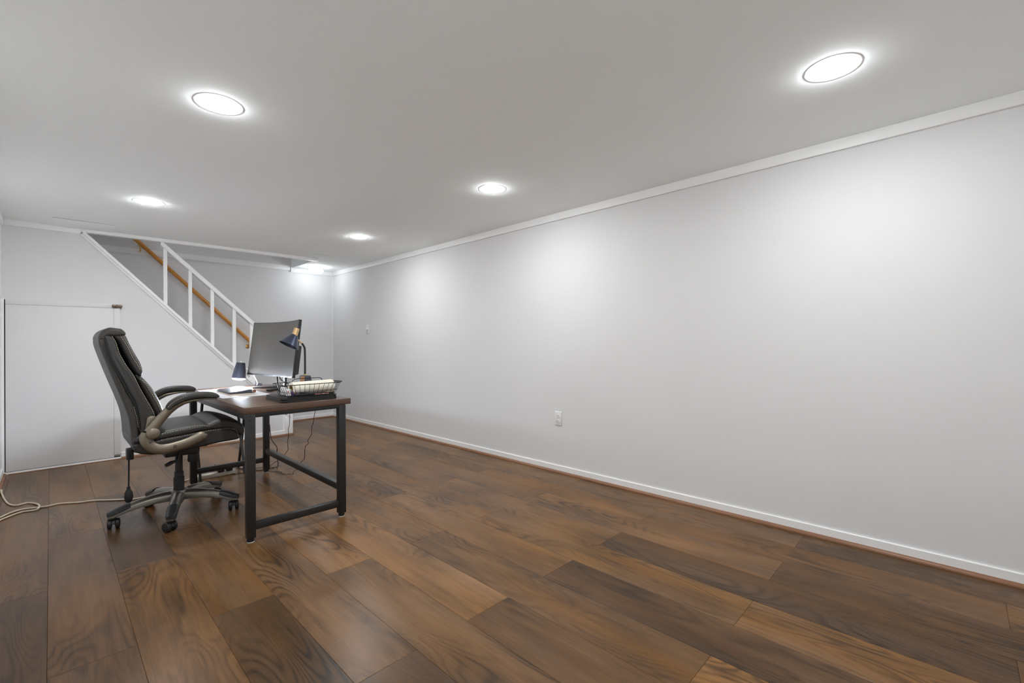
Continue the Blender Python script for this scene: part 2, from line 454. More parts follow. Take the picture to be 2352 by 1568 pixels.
# wall under the stairs
def capz(x): return 2.069-(x-0.244)*1.0556
struct(prism('wall_stairs', [(XL, 0), (1.93, 0), (1.93, capz(1.93)-0.03), (0.20, capz(0.20)-0.03), (0.20, H), (XL, H)], 'y', YD, YD+0.09, 'wall_paint'))
# sloping cap with a bead under it
cap = struct(prism('trim_1', [(0.205, capz(0.205)), (0.205, capz(0.205)-0.036), (1.985, capz(1.985)-0.036), (1.985, capz(1.985))], 'y', YD-0.028, YD+0.11, 'trim_paint', bev=0.002))
prism('bead', [(0.19, capz(0.19)-0.036), (0.19, capz(0.19)-0.062), (1.93, capz(1.93)-0.062), (1.93, capz(1.93)-0.036)], 'y', YD-0.012, YD, 'trim_paint', cap, bev=0.002)
post = struct(box('trim_2', 1.925, 2.01, YD-0.012, YD+0.10, 0, 0.235, 'trim_paint', bev=0.002))
box('side_strip', 1.895, 1.925, YD-0.006, YD, 0.058, 0.25, 'trim_paint', post)
# crown mouldings
def crown(name, pts): return struct(prism(name, *pts, 'trim_paint', bev=0.0012))
crown('trim_3', ([(XR, H), (XR-0.016, H), (XR-0.016, 2.062), (XR, 2.062)], 'y', Y0, YB))
crown('trim_4', ([(YB, H), (YB-0.016, H), (YB-0.016, 2.064), (YB, 2.064)], 'x', XO, XR-0.016))
crown('trim_5', ([(YB, 2.150), (YB-0.016, 2.150), (YB-0.016, 2.086), (YB, 2.086)], 'x', XL, XO-0.001))
crown('trim_6', ([(YD, H), (YD-0.012, H), (YD-0.012, 2.072), (YD, 2.072)], 'x', XL, 0.20))
crown('trim_7', ([(YO-0.001, H), (YD-0.022, H), (YD-0.022, 2.089), (YO-0.001, 2.089)], 'x', 0.20, XO-0.012))
crown('trim_8', ([(YB-0.001, 2.150), (YB-0.030, 2.150), (YB-0.030, 2.066), (YB-0.001, 2.066)], 'x', XO-0.012, XO-0.0005))
crown('trim_9', ([(XL, H), (XL+0.012, H), (XL+0.012, 2.068), (XL, 2.068)], 'y', Y0, YD-0.012))
crown('trim_10', ([(XR-0.008, 0.06), (XR, 0.06), (XR, 2.062), (XR-0.008, 2.062)], 'y', YB-0.008, YB))
# baseboards with stained shoe moulding
def qr(c, sx, n=5, r=0.017):
    return [(c, 0.0)]+[(c+sx*r*math.cos(math.pi/2*k/n), r*math.sin(math.pi/2*k/n)) for k in range(n+1)]
bt = 0.011
bb = struct(prism('baseboard_right', [(XR, 0), (XR-bt, 0), (XR-bt, 0.055), (XR-bt+0.003, 0.058), (XR, 0.058)], 'y', Y0, YB-bt, 'trim_paint'))
prism('shoe_moulding', qr(XR-bt, -1), 'y', Y0, YB-bt, 'shoe_wood', bb)
bb = struct(prism('baseboard_back', [(YB, 0), (YB-bt, 0), (YB-bt, 0.055), (YB-bt+0.003, 0.058), (YB, 0.058)], 'x', 2.02, XR, 'trim_paint'))
prism('shoe_moulding', qr(YB-bt, -1), 'x', 2.02, XR-bt-0.002, 'shoe_wood', bb)
bb = struct(prism('baseboard_stairs', [(YD, 0), (YD-bt, 0), (YD-bt, 0.055), (YD-bt+0.003, 0.058), (YD, 0.058)], 'x', 0.466, 1.925, 'trim_paint'))
prism('shoe_moulding', qr(YD-bt, -1), 'x', 0.466, 2.015, 'shoe_wood', bb)
bb = struct(prism('baseboard_left', [(XL, 0), (XL+bt, 0), (XL+bt, 0.055), (XL+bt-0.003, 0.058), (XL, 0.058)], 'y', Y0, YD-0.03, 'trim_paint'))
prism('shoe_moulding', qr(XL+bt, 1), 'y', Y0, YD-0.03, 'shoe_wood', bb)
bb = struct(prism('baseboard_rear', [(Y0, 0), (Y0+bt, 0), (Y0+bt, 0.058), (Y0, 0.058)], 'x', XL+bt, XR-bt, 'trim_paint'))
prism('shoe_moulding', qr(Y0+bt, 1), 'x', XL+bt+0.02, XR-bt-0.02, 'shoe_wood', bb)

# low storage door under the stairs
door = struct(box('door_1', -0.262, 0.4129, YD-0.020, YD-0.001, 0.0235, 1.4127, 'door_paint', bev=0.0015))
box('top_rail', -0.262, 0.458, YD-0.024, YD-0.001, 1.4135, 1.450, 'door_paint', door, bev=0.0015)
box('side_stile', 0.4135, 0.458, YD-0.024, YD-0.001, 0.047, 1.412, 'door_paint', door, bev=0.0015)
box('hinge_gap', -0.2685, -0.262, YD-0.006, YD-0.0005, 0.02, 1.452, 'dark_gap', door)
box('casing_strip', XL+0.0005, -0.2685, YD-0.03, YD-0.0005, 0.0, 1.46, 'trim_paint', door)
box('bottom_gap', -0.262, 0.458, YD-0.012, YD-0.0005, 0.018, 0.0305, 'dark_gap', door)
box('threshold', XL+0.001, 0.462, YD-0.024, YD-0.0005, 0.0, 0.019, 'trim_paint', door, bev=0.002)
box('shoe_strip', -0.25, 0.462, YD-0.027, YD-0.024, 0.0, 0.005, 'shoe_wood', door)
lt = box('slide_bolt', 0.404, 0.446, YD-0.030, YD-0.023, 1.413, 1.447, 'bronze', door, bev=0.0015)
tube('bolt_rod', [(0.400, YD-0.036, 1.430), (0.474, YD-0.036, 1.430)], 0.0055, 'bronze', lt)
box('bolt_guide', 0.408, 0.418, YD-0.041, YD-0.028, 1.418, 1.442, 'bronze', lt, bev=0.001)
box('bolt_guide', 0.432, 0.442, YD-0.041, YD-0.028, 1.418, 1.442, 'bronze', lt, bev=0.001)
box('bolt_keeper', 0.452, 0.470, YD-0.040, YD-0.001, 1.414, 1.446, 'bronze', lt, bev=0.0015)
tube('bolt_knob', [(0.424, YD-0.036, 1.430), (0.424, YD-0.052, 1.424)], 0.004, 'bronze', lt)

# stairs
stairs = thing('staircase', 'steep enclosed staircase behind the white stair wall', 'stairs', (1.0, 6.1, 0))
for i in range(11):
    zt = 0.2*(i+1); xr = 1.95-0.19*i
    if xr-0.19 < XL+0.02 : break
    box('tread', xr-0.21, xr+0.02, YD+0.095, YB-0.004, zt-0.03, zt, 'carpet_tread', stairs, bev=0.004)
    box('riser', xr-0.015, xr, YD+0.095, YB-0.004, zt-0.2+(0.001 if i == 0 else 0), zt-0.03, 'trim_paint', stairs)

# white guard rail
gr = thing('stair_railing', 'white sloping stair guard rail with square balusters', 'railing', (1.2, YD+0.04, 0.8))
def railz(x): return 2.083-(x-0.799)*0.948
prism('top_rail', [(0.768, H-0.005), (0.768, railz(0.768)-0.052), (1.63, railz(1.63)-0.052), (1.63, railz(1.63)), (0.80-0.03, railz(0.77))][1:], 'y', YD+0.0, YD+0.085, 'trim_paint', gr, bev=0.003)
for xb, wd in ((0.807, 0.030), (1.013, 0.029), (1.207, 0.030), (1.411, 0.032), (1.590, 0.048)):
    x0, x1 = xb-wd/2, xb+wd/2
    prism('baluster', [(x0, capz(x0)+0.0005), (x1, capz(x1)+0.0005), (x1, railz(x1)-0.0525), (x0, railz(x0)-0.0525)], 'y', YD+0.012, YD+0.012+0.034, 'trim_paint', gr)
# wooden handrail on brackets
hr = thing('handrail', 'orange stained round wooden handrail on brass wall brackets', 'handrail', (1.3, YB-0.07, 1.6))
YH = YB-0.07
a, b = ony(319, 556, YH), ony(590, 797, YH)
d = (b-a).normalized()
tube('rail', [a-d*0.30, a, b, b+d*0.02], 0.0225, 'rail_wood', hr, seg=14)
for f in (0.012, 0.925):
    q = a.lerp(b, f)
    bk = tube('bracket', [q+V((0, 0.0, -0.020)), q+V((0, 0.004, -0.062)), q+V((0, 0.03, -0.078)), q+V((0, 0.058, -0.078))], 0.0075, 'brass', hr, smooth_n=4)
    lathe('bracket_plate', [(0, 0), (0.026, 0), (0.026, 0.006), (0.016, 0.011), (0, 0.012)], (q.x, YB-0.0005, q.z-0.078), 'brass', bk, axis=(0, -1, 0), seg=16)
    box('saddle', q.x-0.026, q.x+0.026, YH-0.009, YH+0.009, q.z-0.030, q.z-0.024, 'brass', bk)

# ------------------------------------------------------------------ ceiling fittings
def downlight(x, y, label):
    t = thing('recessed_downlight', label, 'ceiling light', (x, y, H-0.012), 'recessed downlights in the ceiling')
    lathe('trim_ring', [(0.0786, 0.0), (0.0788, 0.0001), (0.0950, 0.0003), (0.0958, 0.0001), (0.0958, 0.0)], (x, y, H-0.0002), 'white_plastic', t, axis=(0, 0, -1), seg=40)
    lathe('reflector', [(0.0785, 0.0), (0.0785, 0.0002), (0.0505, 0.0004), (0.0505, 0.0)], (x, y, H-0.0005), 'rim_glow', t, axis=(0, 0, -1), seg=40)  # glows by itself instead of reflecting the lens
    lathe('lens', [(0.050, 0.0005), (0.050, 0.0052), (0.044, 0.0075), (0.03, 0.0090), (0, 0.0098)], (x, y, H-0.0005), 'lens_glow', t, axis=(0, 0, -1), seg=40)
    return t
downlight(0.522, 2.310, 'glowing round downlight in the ceiling above the near end of the desk')
downlight(2.134, 0.335, 'largest glowing downlight at upper right, close to the crown moulding')
downlight(0.511, 4.246, 'glowing downlight in the ceiling nearest the access panel and stair wall')
downlight(2.130, 2.268, 'glowing downlight near the middle of the ceiling, above the wall outlet')
downlight(2.137, 4.207, 'farthest glowing downlight, in front of the dome light by the back corner')
downlight(0.520, 0.335, 'glowing downlight overhead behind the viewpoint by the left wall')

dl = thing('dome_light', 'small white mushroom glass ceiling light in the back right corner', 'ceiling light', (2.535, 6.22, 2.02))
lathe('canopy', [(0, 0), (0.074, 0), (0.078, 0.006), (0.075, 0.016), (0.066, 0.022), (0, 0.022)], (2.535, 6.22, H-0.0003), 'white_plastic', dl, axis=(0, 0, -1), seg=32)
lathe('glass_globe', [(0.060, 0.021), (0.068, 0.030), (0.088, 0.040), (0.095, 0.052), (0.090, 0.066), (0.072, 0.082), (0.045, 0.093), (0.02, 0.098), (0, 0.099)], (2.535, 6.22, H), 'dome_glow', dl, axis=(0, 0, -1), seg=32, auto=70)
lathe('thumb_screw', [(0, 0), (0.005, 0), (0.005, 0.012), (0, 0.012)], (2.462, 6.19, H-0.016), 'brass', dl, axis=(-1, -0.4, 0), seg=8)

hl = thing('shaft_fill_light', 'added unseen round fill light at the shaft top, brightening the stair opening', 'ceiling light', (1.2, 6.1, ZS-0.1))  # fill lamp added out of view so the stair opening is not black
lathe('canopy', [(0, 0), (0.074, 0), (0.078, 0.006), (0.075, 0.016), (0.066, 0.022), (0, 0.022)], (1.2, 6.1, ZS-0.0003), 'white_plastic', hl, axis=(0, 0, -1), seg=32)
lathe('glass_globe', [(0.060, 0.021), (0.068, 0.030), (0.088, 0.040), (0.095, 0.052), (0.090, 0.066), (0.072, 0.082), (0.045, 0.093), (0.02, 0.098), (0, 0.099)], (1.2, 6.1, ZS), 'shaft_fill_glow', hl, axis=(0, 0, -1), seg=32, auto=70)
def access(x0, x1, y0, y1, label, gap=0.005):
    t = thing('access_panel', label, 'ceiling panel', ((x0+x1)/2, (y0+y1)/2, H-0.006))
    box('panel', x0, x1, y0, y1, H-0.0055, H-0.0006, 'ceiling_paint', t, bev=0.001)
    box('shadow_gap', x0, x1, y0-gap, y0-0.0003, H-0.0016, H-0.0006, 'gap_grey', t)
access(0.013, 0.404, 5.280, 5.612, 'large flat white access panel on the ceiling above the storage door')
access(2.165, 2.372, 5.355, 5.560, 'small flat white access panel on the ceiling beside the dome light', 0.0025)

# ------------------------------------------------------------------ wall plates
ou = thing('wall_outlet', 'white duplex power outlet low on the long grey wall', 'outlet', (XR, 2.331, 0.385))
box('plate', XR-0.007, XR-0.0003, 2.296, 2.366, 0.384, 0.497, 'white_plastic', ou, bev=0.0035, seg=3)
for zc in (0.4195, 0.4605):
    rc = lathe('receptacle', [(0.0172, 0), (0.0172, 0.0028), (0.0150, 0.0032), (0, 0.0032)], (XR-0.0068, 2.331, zc), 'white_plastic', ou, axis=(-1, 0, 0), seg=20)
    for dy, hh in ((-0.0065, 0.0040), (0.0065, 0.0048)):
        box('slot', XR-0.0106, XR-0.0098, 2.331+dy-0.0013, 2.331+dy+0.0013, zc+0.003-hh, zc+0.003+hh, 'socket_dark', rc)
    lathe('ground_hole', [(0.0027, 0), (0.0027, 0.0009), (0, 0.0009)], (XR-0.0097, 2.331, zc-0.0085), 'socket_dark', rc, axis=(-1, 0, 0), seg=10)
lathe('plate_screw', [(0.003, 0), (0.0026, 0.001), (0, 0.0012)], (XR-0.007, 2.331, 0.440), 'white_plastic', ou, axis=(-1, 0, 0), seg=10)
sw = thing('dimmer_switch', 'white rotary dimmer switch plate on the grey wall near the corner', 'switch', (XR, 5.50, 1.198))
box('plate', XR-0.008, XR-0.0003, 5.462, 5.538, 1.199, 1.318, 'white_plastic', sw, bev=0.0035, seg=3)
lathe('knob', [(0.019, 0), (0.0185, 0.004), (0.0165, 0.017), (0.014, 0.019), (0, 0.019)], (XR-0.0078, 5.50, 1.258), 'white_plastic', sw, axis=(-1, 0, 0), seg=24)

# ------------------------------------------------------------------ desk
DX0, DX1, DY0, DY1, DT = 0.719, 1.311, 2.699, 4.172, 0.725
dk = thing('desk', 'dark walnut desk with black square steel legs and stretchers', 'desk', (1.01, 3.43, 0))
box('tabletop', DX0, DX1, DY0, DY1, DT-0.035, DT, 'walnut', dk, bev=0.0012)
LW = 0.043
lx = (0.731, 1.236); ly = (2.700, 4.092)
for i, x in enumerate(lx):
    for j, y in enumerate(ly):
        lg = box('leg', x, x+LW, y, y+LW, 0.022, DT-0.0355, 'black_steel', dk, bev=0.003)
        lathe('leveling_foot', [(0, 0.001), (0.017, 0.001), (0.018, 0.004), (0.018, 0.020), (0.015, 0.0225), (0, 0.0225)], (x+LW/2, y+LW/2, 0), 'black_plastic', lg, seg=18)
        lathe('glide', [(0, 0), (0.0185, 0), (0.0185, 0.0035), (0, 0.0035)], (x+LW/2, y+LW/2, 0), 'white_plastic', lg, seg=18)
        if j == 0:
            for zb in (0.683, 0.663):
                lathe('bolt', [(0.0045, 0), (0.004, 0.002), (0, 0.0026)], (x+(LW-0.007 if i else 0.016), y, zb-0.006), 'black_steel', lg, axis=(0, -1, 0), seg=10)
            if i:
                for zb in (0.197, 0.178):
                    lathe('bolt', [(0.0045, 0), (0.004, 0.002), (0, 0.0026)], (x+LW-0.010, y, zb), 'black_steel', lg, axis=(0, -1, 0), seg=10)
x1i, x2i, y1i, y2i = lx[0]+LW, lx[1], ly[0]+LW, ly[1]
box('end_apron', x1i, x2i, 2.704, 2.740, 0.668, DT-0.0355, 'black_steel', dk, bev=0.002)
box('end_apron', x1i, x2i, 4.095, 4.131, 0.668, DT-0.0355, 'black_steel', dk, bev=0.002)
box('side_apron', lx[0]+0.004, lx[0]+0.039, y1i, y2i, 0.655, DT-0.0355, 'black_steel', dk, bev=0.002)
box('side_apron', lx[1]+0.004, lx[1]+0.039, y1i, y2i, 0.668, DT-0.0355, 'black_steel', dk, bev=0.002)
box('stretcher', x1i, x2i, 2.703, 2.740, 0.064, 0.102, 'black_steel', dk, bev=0.002)
box('stretcher', x1i, x2i, 4.096, 4.131, 0.088, 0.126, 'black_steel', dk, bev=0.002)
box('stretcher', lx[1]+0.003, lx[1]+0.040, y1i, y2i, 0.162, 0.200, 'black_steel', dk, bev=0.002)

# folding tray table with crossed legs behind the desk
tt = thing('folding_tray_table', 'black folding table with crossed legs standing behind the desk', 'table', (0.975, 4.33, 0))
for x in (0.822, 1.130):
    for (ya, yb, dx) in ((4.200, 4.455, -0.009), (4.455, 4.200, 0.009)):
        prism('leg', [(ya-0.011, 0.0), (ya+0.011, 0.0), (yb+0.011, 0.655), (yb-0.011, 0.655)], 'x', x+dx-0.008, x+dx+0.008, 'black_steel', tt)
    lathe('pivot_bolt', [(0.008, -0.02), (0.008, 0.02), (0, 0.021)], (x, 4.3275, 0.3275), 'black_steel', tt, axis=(1, 0, 0), seg=10)
for y in (4.20, 4.455):
    box('crossbar', 0.831, 1.121, y-0.008, y+0.008, 0.60, 0.62, 'black_steel', tt)
box('tray_top', 0.785, 1.170, 4.178, 4.480, 0.6555, 0.672, 'black_plastic', tt, bev=0.004)

# ------------------------------------------------------------------ monitor
mo = thing('monitor', 'large curved black monitor switched off on the desk', 'monitor', (1.25, 3.73, DT))
mc = V((1.147, 3.617, 1.033)); W_, H_ = 0.706, 0.410
yaw, tilt = math.radians(-173.0), 0.125
n_ = V((math.cos(yaw)*math.cos(tilt), math.sin(yaw)*math.cos(tilt), math.sin(tilt)))
t_ = V((-math.sin(yaw), math.cos(yaw), 0)); u_ = t_.cross(n_)
if u_.z < 0: u_ = -u_
RC = 1.5
def mpt(s, v, dep):       # s,v in -1..1 on the panel, dep behind the glass
    xx = s*W_/2; sag = RC-math.sqrt(RC*RC-xx*xx); s0 = RC-math.sqrt(RC*RC-(W_/2)**2)
    return mc+t_*xx+u_*(v*H_/2)+n_*(sag-s0-dep)
def panel(name, s0, s1, v0, v1, d0, d1, m, parent, ns=20, shrink=0.0):
    bm = bmesh.new(); R = []
    for i in range(ns+1):
        s = s0+(s1-s0)*i/ns
        sb = s*(1-shrink)
        R.append([bm.verts.new(mpt(s, v0, d0)), bm.verts.new(mpt(s, v1, d0)), bm.verts.new(mpt(sb, v1*(1-shrink), d1)), bm.verts.new(mpt(sb, v0*(1-shrink), d1))])
    for A, B in zip(R, R[1:]):
        for k in range(4): bm.faces.new((A[k], A[(k+1) % 4], B[(k+1) % 4], B[k]))
    bm.faces.new(R[0]); bm.faces.new(R[-1][::-1])
    return fin(bm, name, m, parent, auto=30)
hs = panel('housing', -1, 1, -1, 1, 0.0, 0.020, 'bezel', mo)
panel('screen_panel', -0.985, 0.985, -0.945, 0.985, -0.0008, 0.0005, 'screen', mo)
panel('chin', -1, 1, -1, -0.945, -0.003, 0.0, 'bezel', mo)
panel('rear_shell', -0.95, 0.95, -0.90, 0.12, 0.0202, 0.050, 'black_plastic', mo, shrink=0.05)
lg = panel('logo', -0.035, 0.035, -0.982, -0.960, -0.0036, -0.003, 'logo_grey', mo, ns=2)
nb = V((1.262, 3.700, DT))
nt = mc-n_*0.058-u_*0.05
tube('neck', [nb+V((0, 0, 0.012)), nb+V((0.004, 0, 0.08)), nb.lerp(nt, 0.6)+V((0.02, 0, 0)), nt], 0.030, 'black_plastic', mo, seg=12, smooth_n=5, ry=0.011, up=(0, 1, 0))
tube('foot', [nb+V((0, 0, 0.010)), V((1.17, 3.80, DT+0.009)), V((1.092, 3.868, DT+0.008))], [0.009, 0.0085, 0.0075], 'black_plastic', mo, seg=10, ry=[0.02, 0.016, 0.013], up=(0, 0, 1))
tube('foot', [nb+V((0, 0, 0.010)), V((1.17, 3.60, DT+0.009)), V((1.092, 3.532, DT+0.008))], [0.009, 0.0085, 0.0075], 'black_plastic', mo, seg=10, ry=[0.02, 0.016, 0.013], up=(0, 0, 1))
q = mpt(-0.0, -0.99, 0.02)
tag(tube('monitor_cable', [onx(637, 864, 1.14), onx(637, 874, 1.14), onx(639, 886, 1.135), onx(643, 897, 1.13)+V((0, 0, 0.0)), V((1.19, 3.46, DT+0.006)), V((1.29, 3.55, DT+0.006)), V((1.325, 3.60, DT+0.002)), V((1.335, 3.70, 0.60))], 0.005, 'cord_black', smooth_n=6), 'thick black cable hanging from the bottom edge of the monitor', 'cable')
tag(tube('monitor_cable', [onx(642, 864, 1.16), onx(645, 871, 1.17), onx(653, 877, 1.20), onx(664, 882, 1.235), V((1.285, 3.62, DT+0.03)), V((1.327, 3.66, DT+0.004)), V((1.340, 3.72, 0.60))], 0.003, 'cord_black', smooth_n=6), 'thin black cable running from the monitor to its stand', 'cable')

# ------------------------------------------------------------------ desk lamps
def cone_between(name, a, b, ra, rb, th, m, parent):
    ax = (b-a); L = ax.length
    return lathe(name, [(0, 0), (ra, 0), (rb, L), (rb-th, L), (ra-th, th*1.5), (0, th*1.5)], a, m, parent, axis=ax, seg=32)
YL = 3.14
lb = thing('desk_lamp', 'navy cone desk lamp with brass cap and bent black arm', 'lamp', (1.2, YL, DT))
# wedge base
bx, by = 1.200, YL
bm = bmesh.new()
A = [bm.verts.new((bx+sx*0.052, by+sy*0.045, DT+0.0005)) for sx, sy in ((-1, -1), (1, -1), (1, 1), (-1, 1))]
Bq = [bm.verts.new((bx+0.004+sx*0.026, by+sy*0.030, DT+0.128)) for sx, sy in ((-1, -1), (1, -1), (1, 1), (-1, 1))]
bm.faces.new(A[::-1]); bm.faces.new(Bq)
for k in range(4): bm.faces.new((A[k], A[(k+1) % 4], Bq[(k+1) % 4], Bq[k]))
bmesh.ops.bevel(bm, geom=list(bm.edges), offset=0.006, segments=3, affect='EDGES', profile=0.5)
fin(bm, 'base', 'slate_blue', lb, auto=40)
# tan panel on the face towards the camera
bm = bmesh.new()
pp = [ony(688, 879, by-0.034), ony(698, 879, by-0.034), ony(700, 864, by-0.034), ony(692.5, 864, by-0.034)]
lean = lambda p: V((p.x, by-0.0455+(p.z-DT)*0.115, p.z))
fr = [bm.verts.new(lean(p)+V((0, -0.003, 0))) for p in pp]; bk = [bm.verts.new(lean(p)+V((0, 0.006, 0))) for p in pp]
bm.faces.new(fr); bm.faces.new(bk[::-1])
for k in range(4): bm.faces.new((fr[k], fr[(k+1) % 4], bk[(k+1) % 4], bk[k]))
fin(bm, 'tan_panel', 'tan_panel', lb)
lathe('arm_collar', [(0.011, 0), (0.011, 0.006), (0.007, 0.009), (0, 0.009)], (1.204, YL, DT+0.128), 'gold', lb, seg=16)
tube('arm', [ony(700.5, 861, YL), ony(700.5, 830, YL), ony(700, 803, YL), ony(698, 795, YL), ony(693, 788, YL)], 0.0068, 'black_steel', lb, seg=12, smooth_n=6)
tube('arm_joint', [ony(693.5, 788.6, YL), ony(685, 780.5, YL)], 0.006, 'gold', lb, seg=10)
sa = ony(677.5, 769, YL-0.03); sb = ony(662.0, 793.5, YL-0.03)
sb = sa+(sb-sa)
sh = cone_between('shade', ony(676.8, 769.5, YL-0.02), ony(663.5, 793.0, YL-0.02), 0.0215, 0.066, 0.0015, 'navy', lb)
cone_between('cap', ony(682.2, 754, YL-0.02), ony(676.6, 770.0, YL-0.02), 0.0165, 0.0175, 0.001, 'gold', lb)

la = thing('clip_lamp', 'lit slate blue clip-on lamp with flexible neck over the keyboard', 'lamp', (1.20, 4.14, DT))
YA = 3.96
ta, tb2 = ony(553.2, 832.5, YA), ony(548.5, 868.5, YA)
cone_between('shade', ta, tb2, 0.030, 0.049, 0.002, 'slate_blue', la)
ax = (tb2-ta).normalized()
lathe('led_disc', [(0, 0), (0.0465, 0), (0.0465, 0.004), (0.040, 0.012), (0.024, 0.018), (0, 0.020)], tb2-ax*0.006, 'led_glow', la, axis=ax, seg=28)
lathe('finial', [(0.007, 0), (0.007, 0.006), (0.003, 0.010), (0, 0.010)], ta, 'white_plastic', la, axis=-ax, seg=12)
tube('flex_neck', [ony(561, 845, YA), ony(569, 846.5, YA+0.02), ony(577, 852, YA+0.06), ony(585, 865, YA+0.10), ony(591, 878, YA+0.14), ony(593, 884.5, YA+0.165)+V((0, 0.03, 0)), V((1.215, 4.166, DT+0.012))], 0.0045, 'white_plastic', la, seg=10, smooth_n=6)
box('clip_jaw', 1.195, 1.235, 4.130, 4.182, DT+0.0005, DT+0.014, 'slate_blue', la, bev=0.004)
box('clip_jaw', 1.195, 1.235, 4.133, 4.182, DT-0.050, DT-0.0355, 'slate_blue', la, bev=0.004)
box('clip_spine', 1.195, 1.235, 4.1735, 4.184, DT-0.045, DT+0.010, 'slate_blue', la, bev=0.003)

# ------------------------------------------------------------------ things lying on the desk
tag(box('desk_mat', 0.752, 1.042, 3.275, 3.985, DT+0.0004, DT+0.0030, 'mat_white', bev=0.001), 'white desk mat under the keyboard', 'desk mat')
tag(box('paper_sheet', 0.815, 0.962, 3.335, 3.70, DT+0.0032, DT+0.0052, 'kraft'), 'tan sheet of card lying between white mat and keyboard', 'paper')
kb = thing('keyboard', 'dark computer keyboard with a round battery tube along its back edge', 'keyboard', (0.905, 3.65, DT+0.0054))
KX0, KX1, KY0, KY1, KZ = 0.836, 0.975, 3.470, 3.822, DT+0.0054
prism('body', [(KX0, KZ), (KX1, KZ), (KX1, KZ+0.022), (KX0, KZ+0.008)], 'y', KY0, KY1, 'key_grey', kb, bev=0.002)
def ktop(x): return KZ+0.008+(x-KX0)/(KX1-KX0)*0.014
for i in range(6):
    xa = KX0+0.008+i*0.0205; n = 14
    for j in range(n):
        ya = KY0+0.008+j*(KY1-KY0-0.016)/n
        yb = ya+(KY1-KY0-0.016)/n-0.002
        bm = bmesh.new(); z0, z1 = ktop(xa)-0.0008, ktop(xa+0.018)-0.0008
        lo = [bm.verts.new(p) for p in ((xa, ya, z0), (xa+0.0185, ya, z1), (xa+0.0185, yb, z1), (xa, yb, z0))]
        hi = [bm.verts.new(p) for p in ((xa+0.001, ya+0.001, z0+0.0035), (xa+0.0175, ya+0.001, z1+0.0035), (xa+0.0175, yb-0.001, z1+0.0035), (xa+0.001, yb-0.001, z0+0.0035))]
        bm.faces.new(hi); bm.faces.new(lo[::-1])
        for k in range(4): bm.faces.new((lo[k], lo[(k+1) % 4], hi[(k+1) % 4], hi[k]))
        fin(bm, 'key', 'key_grey', kb)
tube('battery_tube', [(KX1+0.009, KY0-0.012, KZ+0.0125), (KX1+0.009, KY1, KZ+0.0125)], 0.0122, 'ivory_plastic', kb, seg=16)
lathe('tube_cap', [(0.010, 0), (0.010, 0.003), (0, 0.003)], (KX1+0.009, KY0-0.012, KZ+0.0125), 'bronze', kb, axis=(0, -1, 0), seg=14)
lathe('end_stud', [(0.0045, 0), (0.004, 0.002), (0, 0.002)], (KX1+0.009, KY0-0.015, KZ+0.0125), 'red_ink', kb, axis=(0, -1, 0), seg=10)

def folio_(name, x0, x1, y0, y1, z0, z1, label):
    r = 0.028; P = []
    for cx, cy, a0 in ((x1-r, y1-r, 0), (x0+r, y1-r, 90), (x0+r, y0+r, 180), (x1-r, y0+r, 270)):
        P += [(cx+r*math.cos(math.radians(a0+18*k)), cy+r*math.sin(math.radians(a0+18*k))) for k in range(6)]
    return tag(prism(name, P, 'z', z0, z1, 'folio', bev=0.0058), label, 'folio')
folio_('zip_folio', 0.922, 1.252, 2.742, 3.045, DT+0.0005, DT+0.0135, 'black zipped folio lying flat on the desk, lower of two under the basket')
folio_('zip_folio', 0.924, 1.250, 2.743, 3.042, DT+0.014, DT+0.030, 'black zipped folio directly under the wire basket, upper of two')

FZ = DT+0.0305
bk_ = thing('wire_basket', 'black wire basket holding a paper towel roll on the desk', 'basket', (1.095, 2.84, FZ))
bb0 = (0.962, 1.236, 2.748, 2.922); rr0 = (0.934, 1.262, 2.718, 2.950); BZ, RZ = FZ+0.002, FZ+0.071
def rrect(b, z, r=0.022, n=5):
    x0, x1, y0, y1 = b; P = []
    for cx, cy, a0 in ((x1-r, y1-r, 0), (x0+r, y1-r, 90), (x0+r, y0+r, 180), (x1-r, y0+r, 270)):
        P += [V((cx+r*math.cos(math.radians(a0+90*k/n)), cy+r*math.sin(math.radians(a0+90*k/n)), z)) for k in range(n+1)]
    return P
tube('rim', rrect(rr0, RZ), 0.0022, 'wire', bk_, seg=6, closed=True)
tube('base_ring', rrect(bb0, BZ), 0.0018, 'wire', bk_, seg=6, closed=True)
tube('middle_ring', rrect(tuple((p+q)/2 for p, q in zip(bb0, rr0)), (BZ+RZ)/2-0.01), 0.0012, 'wire', bk_, seg=6, closed=True)
def lerp(a, b, f): return a+(b-a)*f
for i in range(11):
    f = 0.06+0.88*i/10
    for y0, y1 in ((bb0[2], rr0[2]), (bb0[3], rr0[3])):
        tube('wire', [(lerp(bb0[0], bb0[1], f), y0, BZ), (lerp(rr0[0], rr0[1], f), y1, RZ)], 0.0012, 'wire', bk_, seg=5)
for i in range(6):
    f = 0.08+0.84*i/5
    for x0, x1 in ((bb0[0], rr0[0]), (bb0[1], rr0[1])):
        tube('wire', [(x0, lerp(bb0[2], bb0[3], f), BZ), (x1, lerp(rr0[2], rr0[3], f), RZ)], 0.0012, 'wire', bk_, seg=5)
    tube('wire', [(bb0[0], lerp(bb0[2], bb0[3], f), BZ), (bb0[1], lerp(bb0[2], bb0[3], f), BZ)], 0.0012, 'wire', bk_, seg=5)
tube('handle', [(1.05, rr0[3], RZ), (1.065, rr0[3]+0.004, RZ+0.016), (1.10, rr0[3]+0.006, RZ+0.019), (1.20, rr0[3]+0.006, RZ+0.019), (1.23, rr0[3]+0.004, RZ+0.016), (1.24, rr0[3], RZ)], 0.0022, 'wire', bk_, seg=6, smooth_n=4)
